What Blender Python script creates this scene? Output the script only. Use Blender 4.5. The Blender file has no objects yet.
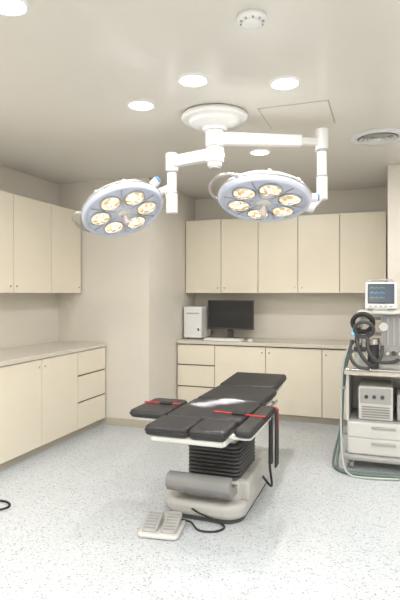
import bpy, bmesh, math
from mathutils import Vector, Matrix
V=Vector
rad=math.radians
sc=bpy.context.scene
sc.view_settings.view_transform='Standard'
sc.view_settings.look='None'
sc.view_settings.exposure=0.0

# ---------------- materials
def mat(name,col,rough=.5,metal=0,emi=None,es=0,coat=0,spec=.5):
    m=bpy.data.materials.new(name); m.use_nodes=True
    b=m.node_tree.nodes['Principled BSDF']
    b.inputs['Base Color'].default_value=(*col,1)
    b.inputs['Roughness'].default_value=rough
    b.inputs['Metallic'].default_value=metal
    b.inputs['Specular IOR Level'].default_value=spec
    b.inputs['Coat Weight'].default_value=coat
    if emi:
        b.inputs['Emission Color'].default_value=(*emi,1)
        b.inputs['Emission Strength'].default_value=es
    return m
def noisy(m,col2,scale=4,lo=.4,hi=.6,bump=0,bscale=200,detail=3):
    nt=m.node_tree; b=nt.nodes['Principled BSDF']
    tc=nt.nodes.new('ShaderNodeTexCoord')
    n=nt.nodes.new('ShaderNodeTexNoise'); n.inputs['Scale'].default_value=scale; n.inputs['Detail'].default_value=detail
    r=nt.nodes.new('ShaderNodeValToRGB')
    r.color_ramp.elements[0].position=lo; r.color_ramp.elements[1].position=hi
    r.color_ramp.elements[0].color=b.inputs['Base Color'].default_value[:]
    r.color_ramp.elements[1].color=(*col2,1)
    nt.links.new(tc.outputs['Object'],n.inputs['Vector']); nt.links.new(n.outputs['Fac'],r.inputs['Fac'])
    nt.links.new(r.outputs['Color'],b.inputs['Base Color'])
    if bump:
        n2=nt.nodes.new('ShaderNodeTexNoise'); n2.inputs['Scale'].default_value=bscale
        bp=nt.nodes.new('ShaderNodeBump'); bp.inputs['Strength'].default_value=bump; bp.inputs['Distance'].default_value=.002
        nt.links.new(tc.outputs['Object'],n2.inputs['Vector']); nt.links.new(n2.outputs['Fac'],bp.inputs['Height'])
        nt.links.new(bp.outputs['Normal'],b.inputs['Normal'])
    return m
M_wall=noisy(mat('wall_paint',(.685,.65,.59),.38),(.70,.665,.605),3,bump=.05)
M_ceil=noisy(mat('ceiling_paint',(.69,.67,.625),.22),(.70,.68,.635),2)
M_cab=noisy(mat('cabinet_laminate',(.75,.69,.575),.36),(.765,.705,.59),3)
M_cabshade=mat('cabinet_gap_shade',(.18,.15,.10),.7)  # carcass darkened in colour so the gaps between doors look shaded
M_kick=mat('kick_plate',(.48,.44,.37),.5)
M_counter=noisy(mat('countertop_stone',(.58,.54,.47),.25),(.62,.58,.51),60)
M_white=mat('white_enamel',(.76,.765,.77),.28)
M_offw=mat('offwhite_plastic',(.64,.64,.62),.4)
M_cartw=mat('cart_enamel',(.62,.62,.61),.35)
M_base=mat('table_base_enamel',(.47,.465,.45),.35)
M_lav=mat('pale_blue_shell',(.58,.63,.76),.3)
M_under=mat('lamp_underside',(.62,.66,.80),.25)
M_chrome=mat('brushed_steel',(.62,.62,.62),.22,1)
M_grey=mat('grey_plastic',(.30,.30,.30),.45)
M_lgrey=mat('light_grey_plastic',(.40,.40,.40),.45)
M_mgrey=mat('foot_cover_grey',(.24,.24,.245),.45)
M_dgrey=mat('dark_grey',(.06,.06,.065),.5)
M_black=noisy(mat('black_vinyl',(.018,.018,.021),.42),(.025,.025,.029),30,bump=.25,bscale=350)
M_bellow=mat('bellows_rubber',(.065,.065,.07),.5)
M_rubber=mat('black_rubber',(.02,.02,.02),.6)
M_red=mat('red_strap',(.42,.025,.03),.6)
M_blue=mat('blue_cap',(.12,.28,.6),.35)
M_screen=mat('black_screen',(.01,.012,.015),.12)
M_led=mat('downlight_diffuser',(1,1,1),.5,emi=(1,.99,.97),es=14)
M_fillpanel=mat('fill_panel_diffuser',(1,1,1),.5,emi=(1,.99,.97),es=3)  # glow of the added fill panels, never in view
M_bulbc=mat('halogen_bulb',(1,.95,.85),.3,emi=(1,.93,.76),es=3)
M_pink=mat('handle_rubber',(.62,.56,.56),.5)
M_hose=mat('green_hose',(.13,.18,.17),.4)
M_hosew=mat('clear_hose',(.48,.51,.49),.3)
M_ui=mat('patient_monitor_screen',(.03,.04,.06),.2,emi=(.16,.20,.25),es=.35)
M_green=mat('ui_green',(.1,.6,.3),.4,emi=(.2,.7,.5),es=.5)
M_bled=mat('ui_blue',(.1,.4,.9),.4,emi=(.1,.5,1),es=1.5)
M_bulb=mat('faceted_reflector',(.8,.7,.5),.25,emi=(1,.80,.50),es=.64)
nt=M_bulb.node_tree; b=nt.nodes['Principled BSDF']
tc=nt.nodes.new('ShaderNodeTexCoord'); vo=nt.nodes.new('ShaderNodeTexVoronoi'); vo.inputs['Scale'].default_value=42
sx=nt.nodes.new('ShaderNodeSeparateColor'); r=nt.nodes.new('ShaderNodeValToRGB')
nt.links.new(tc.outputs['Object'],vo.inputs['Vector']); nt.links.new(vo.outputs['Color'],sx.inputs['Color']); nt.links.new(sx.outputs['Green'],r.inputs['Fac'])
r.color_ramp.elements[0].color=(.55,.36,.16,1); r.color_ramp.elements[0].position=.1
r.color_ramp.elements[1].color=(1,.92,.72,1); r.color_ramp.elements[1].position=.6
nt.links.new(r.outputs['Color'],b.inputs['Emission Color']); nt.links.new(r.outputs['Color'],b.inputs['Base Color'])

M_floor=mat('terrazzo_vinyl',(.66,.70,.72),.2)
nt=M_floor.node_tree; b=nt.nodes['Principled BSDF']
tc=nt.nodes.new('ShaderNodeTexCoord')
def speck(scale,thr,seedoff):
    mp=nt.nodes.new('ShaderNodeMapping'); mp.inputs['Location'].default_value=(seedoff,seedoff*2,0)
    v=nt.nodes.new('ShaderNodeTexVoronoi'); v.inputs['Scale'].default_value=scale
    nt.links.new(tc.outputs['Object'],mp.inputs['Vector']); nt.links.new(mp.outputs['Vector'],v.inputs['Vector'])
    sx=nt.nodes.new('ShaderNodeSeparateColor'); nt.links.new(v.outputs['Color'],sx.inputs['Color'])
    a=nt.nodes.new('ShaderNodeMath'); a.operation='GREATER_THAN'; a.inputs[1].default_value=thr
    nt.links.new(sx.outputs['Red'],a.inputs[0])
    c=nt.nodes.new('ShaderNodeMath'); c.operation='LESS_THAN'; c.inputs[1].default_value=.45
    nt.links.new(v.outputs['Distance'],c.inputs[0])
    d=nt.nodes.new('ShaderNodeMath'); d.operation='MULTIPLY'
    nt.links.new(a.outputs[0],d.inputs[0]); nt.links.new(c.outputs[0],d.inputs[1])
    return d.outputs[0]
def mixc(fac,c1,c2):
    m=nt.nodes.new('ShaderNodeMix'); m.data_type='RGBA'
    nt.links.new(fac,m.inputs[0])
    if isinstance(c1,tuple): m.inputs[6].default_value=(*c1,1)
    else: nt.links.new(c1,m.inputs[6])
    m.inputs[7].default_value=(*c2,1)
    return m.outputs[2]
c=mixc(speck(100,.5,0),(.535,.57,.61),(.43,.465,.505))
c=mixc(speck(115,.72,3.3),c,(.62,.65,.685))
c=mixc(speck(85,.86,7.7),c,(.30,.335,.375))
nt.links.new(c,b.inputs['Base Color'])

# ---------------- geometry helpers
def empty(name,loc):
    e=bpy.data.objects.new(name,None); e.location=loc; e.empty_display_size=.1
    sc.collection.objects.link(e); return e
def finish(name,bm,m,parent=None,smooth=True,bev=0,seg=2,ang=35):
    bmesh.ops.recalc_face_normals(bm,faces=bm.faces[:])
    me=bpy.data.meshes.new(name); bm.to_mesh(me); bm.free()
    me.materials.append(m)
    o=bpy.data.objects.new(name,me); sc.collection.objects.link(o)
    if parent:
        o.parent=parent; o.matrix_parent_inverse=Matrix.Translation(-V(parent.location))
    if bev:
        md=o.modifiers.new('bevel','BEVEL'); md.width=bev; md.segments=seg; md.limit_method='ANGLE'; md.angle_limit=rad(40)
    if smooth:
        for p in me.polygons: p.use_smooth=True
        try:
            me.set_sharp_from_angle(angle=rad(ang if not bev else 60))
        except Exception: pass
    return o
def box(name,x0,x1,y0,y1,z0,z1,m,parent=None,bev=.003,mx=None,seg=2):
    bm=bmesh.new(); bmesh.ops.create_cube(bm,size=1)
    for v in bm.verts:
        v.co=V(((x0+x1)/2+v.co.x*(x1-x0),(y0+y1)/2+v.co.y*(y1-y0),(z0+z1)/2+v.co.z*(z1-z0)))
    if mx is not None: bm.transform(mx)
    return finish(name,bm,m,parent,bev>0,bev,seg)
def frame(p0,p1,up=V((0,0,1))):
    p0,p1=V(p0),V(p1); z=(p1-p0).normalized()
    if abs(z.dot(up))>.98: up=V((0,1,0))
    x=up.cross(z).normalized(); y=z.cross(x)
    return Matrix(((x.x,y.x,z.x,p0.x),(x.y,y.y,z.y,p0.y),(x.z,y.z,z.z,p0.z),(0,0,0,1)))
def obox(name,p0,p1,w,h,m,parent=None,bev=.006,w2=None,h2=None):
    L=(V(p1)-V(p0)).length
    bm=bmesh.new(); bmesh.ops.create_cube(bm,size=1)
    w2=w2 or w; h2=h2 or h
    for v in bm.verts:
        e=v.co.z>0
        v.co=V((v.co.x*(w2 if e else w),v.co.y*(h2 if e else h),(v.co.z+.5)*L))
    bm.transform(frame(p0,p1)); return finish(name,bm,m,parent,True,bev,3)
def lathe(name,prof,m,parent=None,mx=None,seg=48,ang=35):
    bm=bmesh.new(); rings=[]
    for r,z in prof:
        if r<1e-6: rings.append([bm.verts.new((0,0,z))])
        else: rings.append([bm.verts.new((r*math.cos(2*math.pi*i/seg),r*math.sin(2*math.pi*i/seg),z)) for i in range(seg)])
    for a,c in zip(rings,rings[1:]):
        if len(a)==1 and len(c)==1: continue
        for i in range(seg):
            j=(i+1)%seg
            if len(a)==1: bm.faces.new((a[0],c[i],c[j]))
            elif len(c)==1: bm.faces.new((a[i],a[j],c[0]))
            else: bm.faces.new((a[i],a[j],c[j],c[i]))
    if mx is not None: bm.transform(mx)
    return finish(name,bm,m,parent,True,0,ang=ang)
def cyl(name,p0,p1,r,m,parent=None,r2=None,seg=28,b=None):
    L=(V(p1)-V(p0)).length; r2=r if r2 is None else r2
    b=min(.004,r*.2,L*.2) if b is None else b
    return lathe(name,[(0,0),(r-b,0),(r,b),(r2,L-b),(r2-b,L),(0,L)],m,parent,frame(p0,p1),seg,30)
def catmull(pts,n=8,cyc=False):
    pts=[V(p) for p in pts]; out=[]; N=len(pts)
    for i in range(N if cyc else N-1):
        if cyc: p=[pts[(i+k-1)%N] for k in range(4)]
        else: p=[pts[max(0,i-1)],pts[i],pts[i+1],pts[min(N-1,i+2)]]
        for k in range(n):
            t=k/n
            out.append(.5*((2*p[1])+(-p[0]+p[2])*t+(2*p[0]-5*p[1]+4*p[2]-p[3])*t*t+(-p[0]+3*p[1]-3*p[2]+p[3])*t**3))
    if not cyc: out.append(pts[-1])
    return out
def tube(name,pts,r,m,parent=None,n=8,seg=10,smooth=True,corr=0,cyc=False):
    P=catmull(pts,n,cyc) if smooth else [V(p) for p in pts]
    bm=bmesh.new(); rings=[]; up=None; N=len(P)
    for i,p in enumerate(P):
        if cyc: t=(P[(i+1)%N]-P[i-1]).normalized()
        else: t=(P[min(i+1,N-1)]-P[max(i-1,0)]).normalized()
        if up is None:
            up=V((0,0,1)) if abs(t.z)<.9 else V((1,0,0))
        x=(up-t*up.dot(t)).normalized(); y=t.cross(x); up=x
        rr=r*(1+(corr if i%2 else 0))
        rings.append([bm.verts.new(p+x*rr*math.cos(2*math.pi*k/seg)+y*rr*math.sin(2*math.pi*k/seg)) for k in range(seg)])
    prs=list(zip(rings,rings[1:]))
    if cyc: prs.append((rings[-1],rings[0]))
    for a,c in prs:
        for k in range(seg): bm.faces.new((a[k],a[(k+1)%seg],c[(k+1)%seg],c[k]))
    if not cyc:
        bm.faces.new(rings[0]); bm.faces.new(rings[-1])
    return finish(name,bm,m,parent,True,0,ang=70)
def rrect(x0,x1,y0,y1,r,n=6):
    o=[]
    for cx,cy,a0 in((x1-r,y1-r,0),(x0+r,y1-r,90),(x0+r,y0+r,180),(x1-r,y0+r,270)):
        for k in range(n+1):
            a=rad(a0+90*k/n); o.append((cx+r*math.cos(a),cy+r*math.sin(a)))
    return o
def slab(name,outl,z0,z1,m,parent=None,bev=.01,seg=3,mx=None):
    bm=bmesh.new()
    A=[bm.verts.new((x,y,z0)) for x,y in outl]; B=[bm.verts.new((x,y,z1)) for x,y in outl]
    n=len(A); bm.faces.new(A); bm.faces.new(B)
    for i in range(n): bm.faces.new((A[i],A[(i+1)%n],B[(i+1)%n],B[i]))
    if mx is not None: bm.transform(mx)
    return finish(name,bm,m,parent,True,bev,seg)

# ---------------- room
CZ=2.60
box('floor',-3.5,1.7,-1.4,6.4,-.1,0,M_floor,bev=0)
box('ceiling',-3.5,1.7,-1.4,6.4,CZ,CZ+.1,M_ceil,bev=0)
box('wall_left',-3.5,-3.40,-1.3,6.3,0,CZ,M_wall,bev=0)
box('wall_right',1.6,1.7,-1.3,6.3,0,CZ,M_wall,bev=0)
box('wall_back',-3.4,1.6,6.25,6.35,0,CZ,M_wall,bev=0)
box('wall_front',-3.4,1.6,-1.4,-1.3,0,CZ,M_wall,bev=0)
box('wall_back_left',-3.4,-2.30,4.87,6.25,0,CZ,M_wall,bev=0)
box('wall_back_right',.025,1.6,5.16,6.25,0,CZ,M_wall,bev=0)
box('baseboard_back_left',-2.80,-2.29,4.858,4.87,0,.08,M_kick,bev=.002)
box('baseboard_back_right',.025,1.6,5.148,5.16,0,.08,M_kick,bev=.002)
box('baseboard_right',1.588,1.6,-1.3,5.14,0,.08,M_kick,bev=.002)

# ---------------- cabinets
G=.003
e=empty('base_cabinet',(-2.9,2.6,0))
Y0,Y1=-.75,4.853
box('carcass',-3.39,-2.822,Y0,Y1,.07,.83,M_cabshade,e,0)
box('kick',-3.39,-2.85,Y0,Y1,0,.07,M_kick,e,0)
box('countertop',-3.395,-2.785,Y0,Y1,.832,.87,M_counter,e,.004)
ys=[4.85,4.327,3.768,3.21,2.65,2.09,1.53,.97,.41,-.15,-.73]
zs=[(.075,.325),(.340,.585),(.600,.826)]
for z0,z1 in zs: box('drawer_front',-2.82,-2.80,ys[1]+G,ys[0]-G,z0,z1,M_cab,e,.002)
for i in range(1,len(ys)-1):
    box('door',-2.82,-2.80,ys[i+1]+G,ys[i]-G,.075,.826,M_cab,e,.002)
    yk=ys[i+1]+.04 if i%2 else ys[i]-.04
    cyl('lock',(-2.80,yk,.76),(-2.795,yk,.76),.009,M_chrome,e,seg=16)
e=empty('wall_cabinet',(-3.25,2.6,1.4))
box('carcass',-3.39,-3.122,Y0,Y1,1.405,2.275,M_cab,e,0)
box('carcass_shadow',-3.123,-3.1205,Y0,Y1,1.41,2.27,M_cabshade,e,0)
for i in range(0,len(ys)-1):
    box('door',-3.12,-3.10,ys[i+1]+G,ys[i]-G,1.40,2.278,M_cab,e,.002)
    yk=ys[i+1]+.04 if i%2 else ys[i]-.04
    cyl('lock',(-3.10,yk,1.46),(-3.095,yk,1.46),.009,M_chrome,e,seg=16)
e=empty('base_cabinet',(-1.15,5.9,0))
box('carcass',-2.29,-.0,5.642,6.24,.07,.80,M_cabshade,e,0)
box('kick',-2.29,-.0,5.67,6.24,0,.07,M_kick,e,0)
box('countertop',-2.295,.02,5.60,6.245,.812,.85,M_counter,e,.004)
xs=[-2.29,-1.83,-1.24,-.63,-.005]
for z0,z1 in [(.075,.31),(.325,.56),(.575,.80)]: box('drawer_front',xs[0]+G,xs[1]-G,5.62,5.64,z0,z1,M_cab,e,.002)
for i in range(1,4):
    box('door',xs[i]+G,xs[i+1]-G,5.62,5.64,.075,.80,M_cab,e,.002)
    xk=xs[i+1]-.04 if i==1 else xs[i]+.04
    cyl('lock',(xk,5.62,.74),(xk,5.615,.74),.009,M_chrome,e,seg=16)
e=empty('wall_cabinet',(-1.15,6.05,1.4))
box('carcass',-2.29,.0,5.922,6.24,1.405,2.275,M_cab,e,0)
box('carcass_shadow',-2.29,.0,5.9205,5.923,1.41,2.27,M_cabshade,e,0)
xs=[-2.295,-1.841,-1.39,-.93,-.47,0.015]
for i in range(5):
    box('door',xs[i]+G,xs[i+1]-G,5.90,5.92,1.40,2.278,M_cab,e,.002)
    xk=xs[i+1]-.04 if i%2==0 else xs[i]+.04
    cyl('lock',(xk,5.90,1.46),(xk,5.895,1.46),.009,M_chrome,e,seg=16)

# ---------------- PC, monitor, keyboard
e=empty('desktop_computer',(-2.16,5.9,.85))
box('case',-2.28,-2.05,5.80,6.15,.862,1.235,M_white,e,.008)
box('front_panel',-2.275,-2.055,5.793,5.802,.87,1.225,M_white,e,.003)
box('drive_slot',-2.24,-2.08,5.79,5.794,1.15,1.165,M_lgrey,e,.001)
box('side_logo',-2.10,-2.08,5.789,5.794,.95,.98,M_dgrey,e,.001)
for fx in(-2.24,-2.08):
    for fy in(5.83,6.12): cyl('foot',(fx,fy,.851),(fx,fy,.865),.014,M_rubber,e,seg=12)
e=empty('computer_monitor',(-1.73,5.95,.85))
box('bezel',-2.02,-1.45,5.93,5.965,.965,1.315,M_dgrey,e,.006)
box('screen',-2.008,-1.462,5.927,5.932,.985,1.303,M_screen,e,.001)
box('neck',-1.78,-1.71,5.965,5.99,.865,1.1,M_dgrey,e,.005)
slab('stand_base',rrect(-1.87,-1.62,5.87,6.05,.03),.851,.865,M_dgrey,e,.004)
e=empty('keyboard',(-1.75,5.72,.85))
box('body',-1.98,-1.53,5.66,5.80,.851,.872,M_white,e,.004)
for r in range(5):
    for k in range(15):
        x=-1.968+k*.0285; y=5.67+r*.025
        box('key',x,x+.024,y,y+.02,.871,.879,M_offw,e,0)
e=empty('computer_mouse',(-1.44,5.72,.85))
lathe('shell',[(0,.032),(.015,.03),(.026,.02),(.03,.006),(.029,0),(0,0)],M_white,e,Matrix.Translation((-1.44,5.73,.851))@Matrix.Diagonal((1,1.7,1,1)),24)

# ---------------- ceiling fixtures
LC=(1,.97,.915)
def downlight(x,y,p=9):
    e=empty('recessed_downlight',(x,y,CZ))
    T=Matrix.Translation((x,y,CZ))
    lathe('trim',[(.074,-.001),(.076,-.008),(.088,-.006),(.093,-.001)],M_white,e,T)
    lathe('diffuser',[(0,-.004),(.076,-.004)],M_led,e,T)
    l=bpy.data.lights.new('downlight_lamp','AREA'); l.shape='DISK'; l.size=.15; l.energy=p; l.color=LC
    o=bpy.data.objects.new('lamp',l); sc.collection.objects.link(o); o.location=(x,y,CZ-.012); 
    o.parent=e; o.matrix_parent_inverse=Matrix.Translation(-V(e.location))
for x,y in[(-1.466,2.987),(-1.018,2.735),(-.538,2.951)]: downlight(x,y,5)
for x,y,p in[(-1.002,4.324,23),(-1.478,1.756,4),(-.538,1.756,4),(-2.5,2.2,13),(.8,2.4,15),(.8,3.9,15)]: downlight(x,y,p)  # all but the leading pair are unseen, added to brighten the room
for x,y in[(-2.3,.2),(-.6,-.3),(.9,.5)]:  # out-of-view panels added for soft frontal fill light
    e=empty('added_fill_panel',(x,y,CZ))
    box('frame',x-.31,x+.31,y-.31,y+.31,CZ-.012,CZ-.001,M_white,e,.003)
    box('diffuser',x-.29,x+.29,y-.29,y+.29,CZ-.014,CZ-.010,M_fillpanel,e,0)
    l=bpy.data.lights.new('fill_panel_lamp','AREA'); l.shape='SQUARE'; l.size=.56; l.energy=47; l.color=LC
    o=bpy.data.objects.new('lamp',l); sc.collection.objects.link(o); o.location=(x,y,CZ-.02)
    o.parent=e; o.matrix_parent_inverse=Matrix.Translation(-V(e.location))
e=empty('smoke_detector',(-.544,2.195,CZ))
T=Matrix.Translation((-.544,2.195,CZ))
lathe('body',[(.065,-.001),(.066,-.012),(.058,-.022),(.045,-.026),(.043,-.034),(.030,-.042),(0,-.044)],M_white,e,T)
for k in range(10):
    a=k*math.pi/5
    box('slot',-.544+.050*math.cos(a)-.004,-.544+.050*math.cos(a)+.004,2.195+.050*math.sin(a)-.004,2.195+.050*math.sin(a)+.004,CZ-.030,CZ-.018,M_lgrey,e,0)
e=empty('ceiling_air_diffuser',(-.05,4.214,CZ))
T=Matrix.Translation((-.05,4.214,CZ))
lathe('outer_ring',[(.15,-.002),(.155,-.012),(.20,-.010),(.215,-.001)],M_white,e,T)
for r in(.13,.10,.07,.04):
    lathe('cone',[(r-.018,-.004),(r+.005,-.02),(r+.010,-.018),(r-.012,-.002)],M_offw,e,T)
lathe('dark_back',[(0,-.0015),(.155,-.0015)],M_grey,e,T)
lathe('center',[(0,-.02),(.02,-.019),(.024,-.003)],M_white,e,T)
e=empty('ceiling_access_panel',(-.55,3.52,CZ))
box('panel',-.775,-.335,3.305,3.745,CZ-.004,CZ-.0005,M_ceil,e,.001)
for a in((-.781,-.778,3.297,3.753),(-.332,-.329,3.297,3.753)): box('frame',*a,CZ-.003,CZ-.0005,M_kick,e,0)
for a in((-.783,-.327,3.299,3.302),(-.783,-.327,3.748,3.751)): box('frame',*a,CZ-.003,CZ-.0005,M_kick,e,0)

# ---------------- surgical light
S=empty('surgical_light',(-1.08,3.32,CZ))
hub=V((-1.08,3.32,0))
T=Matrix.Translation(hub)
lathe('ceiling_flange',[(.0,2.597),(.215,2.597),(.224,2.588),(.224,2.572),(.212,2.560),(.185,2.556),(.175,2.552),(.165,2.535),(.12,2.515),(.085,2.508),(.075,2.49),(0,2.49)],M_white,S,T,64)
cyl('column',hub+V((0,0,2.5)),hub+V((0,0,2.25)),.048,M_white,S)
cyl('bearing_upper',hub+V((0,0,2.49)),hub+V((0,0,2.385)),.062,M_white,S)
cyl('bearing_band',hub+V((0,0,2.386)),hub+V((0,0,2.374)),.055,M_lgrey,S)
cyl('bearing_lower',hub+V((0,0,2.375)),hub+V((0,0,2.28)),.060,M_white,S)
cyl('column_cap',hub+V((0,0,2.28)),hub+V((0,0,2.235)),.04,M_lgrey,S)
pr=V((-.407,3.632,0)); d=(pr-hub).normalized()
obox('arm_beam',hub+V((0,0,2.44))+d*.04,hub+V((0,0,2.44))+d*.60,.07,.085,M_white,S,.012,w2=.06,h2=.075)
obox('arm_neck',hub+V((0,0,2.437))+d*.59,pr+V((0,0,2.437)),.05,.05,M_offw,S,.01)
cyl('elbow',pr+V((0,0,2.525)),pr+V((0,0,2.38)),.043,M_white,S)
cyl('elbow_band',pr+V((0,0,2.385)),pr+V((0,0,2.37)),.045,M_lgrey,S)
cyl('drop_tube',pr+V((0,0,2.38)),pr+V((0,0,2.20)),.033,M_white,S)
cyl('knuckle',pr+V((0,0,2.21)),pr+V((0,0,2.04)),.038,M_white,S)
cyl('knuckle_band',pr+V((0,0,2.205)),pr+V((0,0,2.195)),.040,M_lgrey,S)
pl=V((-1.433,3.417,0)); d=(pl-hub).normalized()
obox('arm_beam',hub+V((0,0,2.335))+d*.04,pl+V((0,0,2.335)),.065,.08,M_white,S,.012)
cyl('elbow',pl+V((0,0,2.395)),pl+V((0,0,2.27)),.045,M_white,S)
cyl('drop_tube',pl+V((0,0,2.27)),pl+V((0,0,2.10)),.034,M_white,S)
cyl('elbow_band',pl+V((0,0,2.275)),pl+V((0,0,2.26)),.046,M_lgrey,S)
cyl('knuckle',pl+V((0,0,2.12)),pl+V((0,0,1.97)),.042,M_white,S)
cyl('knuckle_band',pl+V((0,0,2.115)),pl+V((0,0,2.105)),.044,M_lgrey,S)
FW=V((-.3363,.9418,0)); RT=V((.9418,.3363,0))
def head(c,n,pil,zj,pw,targets,cone=10):
    c=V(c); n=V(n).normalized(); Z=-n
    X=(V((pil.x,pil.y,c.z))-c); X=(X-Z*X.dot(Z)).normalized(); Y=Z.cross(X)
    Mx=Matrix(((X.x,Y.x,Z.x,c.x),(X.y,Y.y,Z.y,c.y),(X.z,Y.z,Z.z,c.z),(0,0,0,1)))
    lathe('head_shell',[(0,.125),(.07,.122),(.15,.11),(.155,.10),(.22,.09),(.262,.078),(.285,.062),(.297,.045),(.300,.03)],M_white,S,Mx,72)
    lathe('head_rim',[(.300,.031),(.302,.02),(.300,.004),(.290,-.008),(.276,-.010),(.270,-.004),(.268,.004)],M_lav,S,Mx,72)
    lathe('head_underside',[(0,-.006),(.10,-.004),(.25,.002),(.269,.004)],M_under,S,Mx,72)
    tube('rim_bead',[Mx@V((.302*math.cos(a),.302*math.sin(a),.034)) for a in [k*math.pi/24 for k in range(48)]],.005,M_chrome,S,1,8,False,0,True)
    for k in range(8):
        a=math.pi*(k+.5)/4
        Tk=Mx@Matrix.Rotation(a,4,'Z')
        box('top_rib',.17,.28,-.012,.012,.055,.082,M_offw,S,.006,Tk)
    for k in range(6):
        a=math.pi/3*k+.26
        Tk=Mx@Matrix.Rotation(a+math.pi/6,4,'Z')
        box('panel_seam',.07,.262,-.002,.002,-.008,.001,M_lgrey,S,0,Tk)
        L=Mx@Matrix.Translation((.172*math.cos(a),.172*math.sin(a),-.004))
        lathe('reflector_ring',[(.078,.006),(.078,-.008),(.073,-.012),(.067,-.008),(.065,.0)],M_chrome,S,L,32)
        lathe('reflector',[(0,-.016),(.02,-.0155),(.045,-.012),(.067,-.005)],M_bulb,S,L,32)
        lathe('bulb',[(0,-.024),(.010,-.022),(.016,-.017),(.017,-.013)],M_bulbc,S,L,20)
        for q in range(3):
            aa=a+q*math.pi/3
            pA=L@V((-.062*math.cos(aa),-.062*math.sin(aa),-.012)); pB=L@V((.062*math.cos(aa),.062*math.sin(aa),-.012))
            pC=L@V((0,0,-.026))
            tube('guard',[pA,pC,pB],.0018,M_lgrey,S,3,6)
        l=bpy.data.lights.new('surgical_spot','SPOT'); l.energy=pw; l.spot_size=rad(cone); l.spot_blend=.9; l.shadow_soft_size=.03; l.color=(1,.95,.88)
        o=bpy.data.objects.new('spot',l); sc.collection.objects.link(o)
        ps=L@V((0,0,-.045))
        tgt=(V(targets[k%len(targets)])-ps)
        R=tgt.to_track_quat('-Z','Y')
        o.parent=S; o.matrix_parent_inverse=Matrix.Translation(-V(S.location))
        o.location=ps; o.rotation_euler=R.to_euler()
    lathe('hub_flange',[(.05,-.003),(.052,-.014),(.035,-.024),(.02,-.03)],M_offw,S,Mx,32)
    cyl('sterile_handle',Mx@V((0,0,-.02)),Mx@V((0,0,-.105)),.016,M_pink,S,.019)
    pts=[Mx@V((.358*math.cos(rad(t)),.358*math.sin(rad(t)),.06+.035*math.sin(rad(t)))) for t in range(0,196,12)]
    pts.append(Mx@V((.338*math.cos(rad(205)),.338*math.sin(rad(205)),.045)))
    pts.append(Mx@V((.295*math.cos(rad(208)),.295*math.sin(rad(208)),.035)))
    tube('gimbal_ring',pts,.012,M_chrome,S,3,12)
    j=Mx@V((.355,0,.05)); jn=Mx@V((.28,0,.045))
    cyl('joint_block',jn,j+(j-jn).normalized()*.02,.030,M_white,S)
    t=rad(-22)
    cyl('tilt_knob',Mx@V((.29*math.cos(t),.29*math.sin(t),.05)),Mx@V((.345*math.cos(t),.345*math.sin(t),.06)),.030,M_white,S)
    p0=Mx@V((.344*math.cos(t),.344*math.sin(t),.06)); p1=Mx@V((.358*math.cos(t),.358*math.sin(t),.062))
    cyl('tilt_knob_cap',p0,p1,.024,M_blue,S)
    pb=V((pil.x,pil.y,zj))
    tube('yoke_arm',[j,j*.6+pb*.4+V((0,0,.01)),pb+V((0,0,.03))],.024,M_white,S,6,14)
head((-.744,3.324,1.995),RT*-.08-FW*.29+V((0,0,-.95)),pr,2.04,75,
     [(-.92,2.54,0),(-.76,2.50,0),(-.84,2.38,0),(-.68,2.44,0),(-.98,2.32,0),(-.76,2.28,0)],5)
head((-1.79,3.36,1.985),RT*.32-FW*.40+V((0,0,-.86)),pl,1.98,1300,[(-1.08,3.40,.66),(-1.16,3.30,.66),(-1.02,3.46,.66)],7)

# ---------------- operating table
O=empty('operating_table',(-1.03,3.4,0))
def pad(name,x0,x1,y0,y1,zt,th=.058,r=.03,mx=None):
    slab(name,rrect(x0,x1,y0,y1,r),zt-th,zt,M_black,O,.018,4,mx)
    I=mx or Matrix.Identity(4)
    tube(name+'_piping',[I@V((x,y,zt-th*.5)) for x,y in rrect(x0-.001,x1+.001,y0-.001,y1+.001,r)],.004,M_rubber,O,1,6,False,0,True)
Mh=Matrix.Translation((0,4.03,.60))@Matrix.Rotation(rad(2.5),4,'X')@Matrix.Translation((0,-4.03,-.60))
pad('head_cushion',-1.275,-.815,4.03,4.56,.662,mx=Mh)
pad('back_cushion',-1.28,-.795,3.50,4.02,.652)
pad('seat_cushion',-1.285,-.795,2.97,3.49,.649)
pad('leg_cushion_l',-1.30,-1.035,2.68,2.96,.645)
pad('leg_cushion_r',-1.03,-.815,2.68,2.96,.645)
pad('armboard_cushion_l',-1.56,-1.30,2.98,3.42,.648,.046,.05)
pad('armboard_cushion_r',-.785,-.68,2.74,3.42,.648,.046,.035)
slab('armboard_l',rrect(-1.55,-1.20,3.0,3.40,.05),.588,.603,M_offw,O,.004)
slab('armboard_r',rrect(-.85,-.69,2.76,3.40,.03),.588,.603,M_offw,O,.004)
box('under_frame',-1.26,-.82,2.71,4.02,.555,.592,M_offw,O,.008)
box('head_frame',-1.25,-.84,4.02,4.52,.565,.605,M_offw,O,.008,Mh)
box('front_plate',-1.27,-.83,2.70,2.95,.55,.588,M_offw,O,.012)
for x in(-1.295,-.79):
    box('side_rail',x-.005,x+.005,3.0,4.0,.545,.57,M_chrome,O,.002)
    for y in(3.1,3.4,3.7,3.95): cyl('rail_stud',(x,y,.557),(x+(.04 if x<-1 else -.04),y,.557),.007,M_chrome,O,seg=10)
box('tilt_head',-1.20,-.86,3.02,3.72,.49,.556,M_base,O,.02)
box('tilt_bracket',-1.17,-.89,3.15,3.6,.44,.50,M_grey,O,.01)
n=9
for i in range(n):
    z=.225+i*.0245
    slab('bellows_fold',rrect(-1.205,-.855,3.12,3.58,.04),z,z+.017,M_bellow,O,.007,2)
slab('bellows_core',rrect(-1.185,-.875,3.14,3.56,.04),.20,.45,M_rubber,O,.004)
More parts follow.
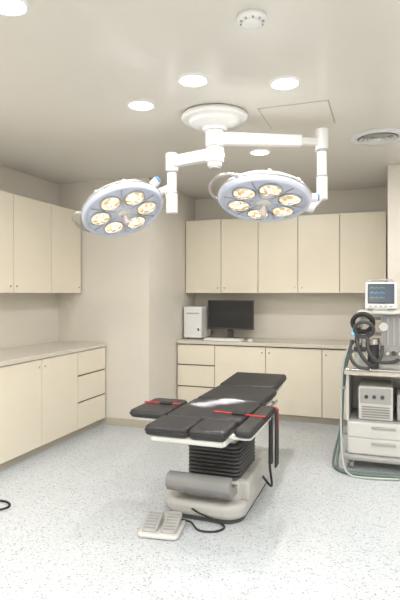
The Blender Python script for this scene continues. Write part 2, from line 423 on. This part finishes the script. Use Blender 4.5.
slab('column_cover',rrect(-1.22,-.84,3.08,3.86,.06),.10,.225,M_base,O,.03,4)
slab('base_body',rrect(-1.33,-.80,2.98,3.92,.13,10),.025,.115,M_base,O,.03,4)
slab('base_gasket',rrect(-1.31,-.82,3.0,3.90,.12,10),.0,.03,M_dgrey,O,.003)
box('motor_housing',-.90,-.79,3.12,3.62,.10,.235,M_base,O,.025,seg=4)
prof=[(3.17,.16),(3.10,.155),(3.0,.165),(2.94,.19),(2.915,.225),(2.92,.265),(2.945,.29),(2.98,.295),(3.0,.285),(2.985,.26),(2.99,.24),(3.03,.22),(3.17,.21)]
mxp=Matrix(((0,0,1,0),(1,0,0,0),(0,1,0,0),(0,0,0,1)))
slab('foot_cover',prof,-1.27,-.86,M_mgrey,O,.008,3,mxp)
obox('red_strap_l',(-1.56,3.235,.651),(-1.30,3.245,.651),.026,.005,M_red,O,.001)
box('red_strap_buckle_l',-1.44,-1.36,3.215,3.265,.648,.660,M_rubber,O,.003)
obox('red_strap_r',(-1.02,3.12,.652),(-.68,3.08,.651),.026,.005,M_red,O,.001)
box('red_strap_buckle_r',-.89,-.81,3.07,3.13,.650,.664,M_rubber,O,.003)
tube('hanging_strap_red',[(-.68,3.36,.648),(-.667,3.36,.636),(-.664,3.37,.55),(-.667,3.37,.50)],.009,M_red,O,5,6)
box('hanging_strap_black',-.672,-.660,3.31,3.40,.27,.636,M_rubber,O,.004)
box('hanging_strap_black_b',-.672,-.662,3.20,3.23,.33,.62,M_rubber,O,.003)
tube('power_cord',[(-.80,3.5,.15),(-.72,3.45,.10),(-.70,3.3,.28),(-.69,3.25,.40),(-.70,3.3,.58)],.008,M_rubber,O)
for x in(-1.22,-.9):
    for y in(3.05,3.8): cyl('leveling_foot',(x,y,0),(x,y,.03),.03,M_rubber,O,seg=16)

# ---------------- foot pedal
Pd=empty('foot_pedal',(-1.24,2.78,0))
Mp=Matrix.Translation((-1.235,2.80,0))@Matrix.Rotation(rad(8),4,'Z')@Matrix.Diagonal((.92,1,1,1))
slab('tray',rrect(-.13,.13,-.12,.12,.03),.003,.028,M_offw,Pd,.008,3,Mp)
for sx in(-1,1):
    Mq=Mp@Matrix.Translation((sx*.062,0,.05))@Matrix.Rotation(rad(14),4,'X')
    slab('pedal',rrect(-.05,.05,-.095,.095,.02),-.012,.012,M_lgrey,Pd,.006,3,Mq)
    for k in range(6): box('tread',-.038,.038,-.075+k*.026,-.066+k*.026,.011,.016,M_grey,Pd,.001,Mq)
    box('pedal_mount',sx*.062-.035,sx*.062+.035,.03,.10,.02,.06,M_white,Pd,.006,Mp)
tube('pedal_cable',[Mp@V((.10,.10,.03)),V((-1.10,2.92,.02)),V((-1.03,2.86,.008)),V((-.93,2.88,.008)),V((-.90,2.95,.01)),V((-.97,2.975,.03)),V((-1.06,2.965,.06)),V((-1.12,2.985,.075))],.006,M_rubber,Pd)

e=empty('floor_cable',(-2.4,2.7,0))
tube('cable',[(-2.75,2.55,.008),(-2.55,2.62,.008),(-2.36,2.68,.008),(-2.31,2.76,.008),(-2.38,2.82,.008),(-2.52,2.80,.008),(-2.72,2.72,.008)],.007,M_rubber,e)

# ---------------- medical cart
C=empty('anesthesia_cart',(-.02,4.5,0))
for x in(-.25,.24):
    for y in(4.32,4.74):
        cyl('caster_wheel',(x-.014,y,.036),(x+.014,y,.036),.035,M_grey,C,seg=24)
        box('caster_fork',x-.022,x+.022,y-.02,y+.02,.05,.085,M_lgrey,C,.004)
box('base_plinth',-.31,.29,4.26,4.80,.075,.115,M_lgrey,C,.012)
box('drawer_cabinet',-.285,.27,4.31,4.78,.115,.375,M_cartw,C,.006)
box('drawer_front_a',-.275,.26,4.30,4.312,.255,.368,M_offw,C,.004)
box('drawer_front_b',-.275,.26,4.30,4.312,.125,.245,M_offw,C,.004)
for z in(.33,.205): box('drawer_pull',-.10,.08,4.288,4.302,z,z+.018,M_lgrey,C,.003)
box('bay_back',-.285,.27,4.76,4.78,.375,.75,M_offw,C,.003)
box('bay_side_l',-.295,-.272,4.31,4.78,.375,.75,M_cartw,C,.004)
box('bay_side_r',.25,.27,4.31,4.78,.375,.75,M_cartw,C,.004)
slab('worktop',rrect(-.31,.29,4.26,4.80,.03),.75,.785,M_counter,C,.006)
tube('worktop_rail',[(-.29,4.245,.80),(-.1,4.245,.80),(.27,4.245,.80)],.008,M_chrome,C)
box('gas_analyzer',-.20,.06,4.34,4.70,.39,.655,M_offw,C,.008)
box('analyzer_panel',-.185,.045,4.333,4.342,.52,.64,M_lgrey,C,.003)
for k in range(5): box('analyzer_slot',-.175,.035,4.330,4.336,.41+k*.02,.418+k*.02,M_grey,C,0)
for k in range(3): cyl('analyzer_knob',(-.14+k*.06,4.333,.575),(-.14+k*.06,4.315,.575),.014,M_dgrey,C,seg=16)
box('analyzer_shelf',-.272,.25,4.33,4.76,.375,.388,M_lgrey,C,.002)
box('absorber_body',.09,.24,4.36,4.7,.39,.60,M_lgrey,C,.01)
box('tower',-.03,.27,4.42,4.74,.785,1.235,M_cartw,C,.012)
box('tower_panel',-.015,.26,4.412,4.422,.83,1.22,M_lgrey,C,.004)
for k in range(3):
    cyl('flowmeter_tube',(.02+k*.045,4.405,.98),(.02+k*.045,4.405,1.20),.009,M_hosew,C,seg=12)
    cyl('flow_knob',(.02+k*.045,4.412,.92),(.02+k*.045,4.375,.92),.017,M_dgrey if k%2 else M_chrome,C,seg=18)
cyl('pressure_gauge',(-.01,4.41,1.13),(-.01,4.385,1.13),.04,M_chrome,C)
cyl('gauge_face',(-.01,4.386,1.13),(-.01,4.383,1.13),.034,M_white,C)
cyl('vaporizer_body',(-.09,4.46,.80),(-.09,4.46,.98),.045,M_dgrey,C)
cyl('vaporizer_dial',(-.09,4.46,.98),(-.09,4.46,1.03),.05,M_chrome,C)
cyl('side_pole',(-.19,4.50,.785),(-.19,4.50,1.24),.014,M_chrome,C)
box('pole_bracket',-.19,-.03,4.49,4.51,1.05,1.075,M_lgrey,C,.003)
box('pole_bracket_b',-.19,-.03,4.49,4.51,1.18,1.205,M_lgrey,C,.003)
slab('top_shelf',rrect(-.21,.28,4.30,4.75,.03),1.235,1.255,M_offw,C,.005)
cyl('absorber_canister',(-.19,4.38,.80),(-.19,4.38,.93),.045,M_hosew,C)
cyl('absorber_top',(-.19,4.38,.93),(-.19,4.38,.965),.05,M_dgrey,C)
tube('absorber_pipe',[(-.19,4.38,.96),(-.19,4.36,1.02),(-.19,4.34,1.10),(-.19,4.33,1.15)],.016,M_chrome,C)
ctr=V((-.165,4.27,1.165))
ring=[ctr+V((.075*math.cos(a),-.02*math.sin(a),.07*math.sin(a))) for a in [k*math.pi/16 for k in range(32)]]
tube('circuit_coil',ring,.018,M_rubber,C,2,12,True,.12,True)
ring=[ctr+V((.01+.07*math.cos(a),-.03-.02*math.sin(a),-.05+.06*math.sin(a))) for a in [k*math.pi/16 for k in range(32)]]
tube('circuit_coil_b',ring,.014,M_dgrey,C,2,12,True,.15,True)
tube('circuit_hook',[(-.19,4.50,1.19),(-.18,4.38,1.24),(-.17,4.29,1.245)],.008,M_chrome,C)
cyl('mask_valve',(-.235,4.27,1.10),(-.235,4.27,1.03),.022,M_lgrey,C)
cyl('status_lamp',(-.235,4.246,1.085),(-.235,4.24,1.085),.012,M_bled,C,seg=16)
tube('breathing_hose',[(-.21,4.27,1.10),(-.20,4.24,.98),(-.15,4.23,.88),(-.08,4.27,.83),(-.03,4.32,.90),(-.02,4.36,.98)],.013,M_dgrey,C,14,10,True,.25)
tube('breathing_hose_b',[(-.13,4.27,1.09),(-.12,4.23,.95),(-.05,4.24,.87),(.05,4.30,.86),(.1,4.38,.87)],.013,M_dgrey,C,14,10,True,.25)
tube('breathing_hose_c',[(-.24,4.28,1.05),(-.26,4.24,.93),(-.22,4.22,.84),(-.13,4.24,.81),(-.05,4.30,.82)],.012,M_dgrey,C,14,10,True,.25)
Mm=Matrix.Translation((-.03,4.40,1.385))@Matrix.Rotation(rad(-8),4,'X')
box('patient_monitor_body',-.12,.12,-.03,.09,-.115,.10,M_white,C,.014,Mm,4)
box('patient_monitor_bezel',-.10,.10,-.036,-.028,-.075,.085,M_dgrey,C,.003,Mm)
box('patient_monitor_display',-.092,.092,-.038,-.035,-.065,.077,M_ui,C,.001,Mm)
for k in range(3): 
    pts=[Mm@V((-.085+i*.006,-.040,.05-k*.04+(.012 if i%6==3 else 0))) for i in range(20)]
    tube('waveform',pts,.0009,M_green if k!=1 else M_bled,C,1,4,False)
for k in range(5): box('monitor_key',-.09+k*.038,-.065+k*.038,-.036,-.03,-.103,-.09,M_lgrey,C,.002,Mm)
tube('monitor_handle',[Mm@V(p) for p in((-.09,.03,.095),(-.085,.03,.12),(0,.03,.125),(.085,.03,.12),(.09,.03,.095))],.008,M_lgrey,C)
box('monitor_foot',-.09,.03,4.36,4.48,1.254,1.275,M_lgrey,C,.004)
tube('side_hose_a',[(-.19,4.48,1.0),(-.26,4.42,.98),(-.31,4.38,.82),(-.325,4.36,.5),(-.335,4.33,.25),(-.36,4.26,.06),(-.33,4.18,.013),(-.22,4.14,.013),(-.05,4.15,.013),(.15,4.18,.013)],.011,M_hose,C)
tube('side_hose_b',[(-.19,4.52,.92),(-.28,4.50,.88),(-.325,4.47,.6),(-.345,4.43,.3),(-.39,4.35,.08),(-.38,4.25,.013),(-.28,4.19,.013),(-.1,4.20,.013),(.12,4.22,.013)],.010,M_hose,C)
tube('side_hose_c',[(-.25,4.30,1.03),(-.31,4.27,.85),(-.33,4.29,.6),(-.33,4.27,.3),(-.31,4.2,.08),(-.25,4.11,.011),(-.1,4.09,.011),(.1,4.13,.011)],.008,M_hosew,C)
for z in(.62,.25): box('hose_clip',-.345,-.28,4.35,4.385,z,z+.02,M_lgrey,C,.002)

# ---------------- camera
cd=bpy.data.cameras.new('camera'); cam=bpy.data.objects.new('camera',cd); sc.collection.objects.link(cam)
cam.location=(0,0,1.4); cam.rotation_euler=(rad(90),0,rad(19.65))
cd.lens=518/600*36; cd.sensor_width=36; cd.shift_y=-7/600
sc.camera=cam
w=bpy.data.worlds.new('world'); sc.world=w; w.use_nodes=True
w.node_tree.nodes['Background'].inputs[0].default_value=(.5,.5,.5,1); w.node_tree.nodes['Background'].inputs[1].default_value=.3
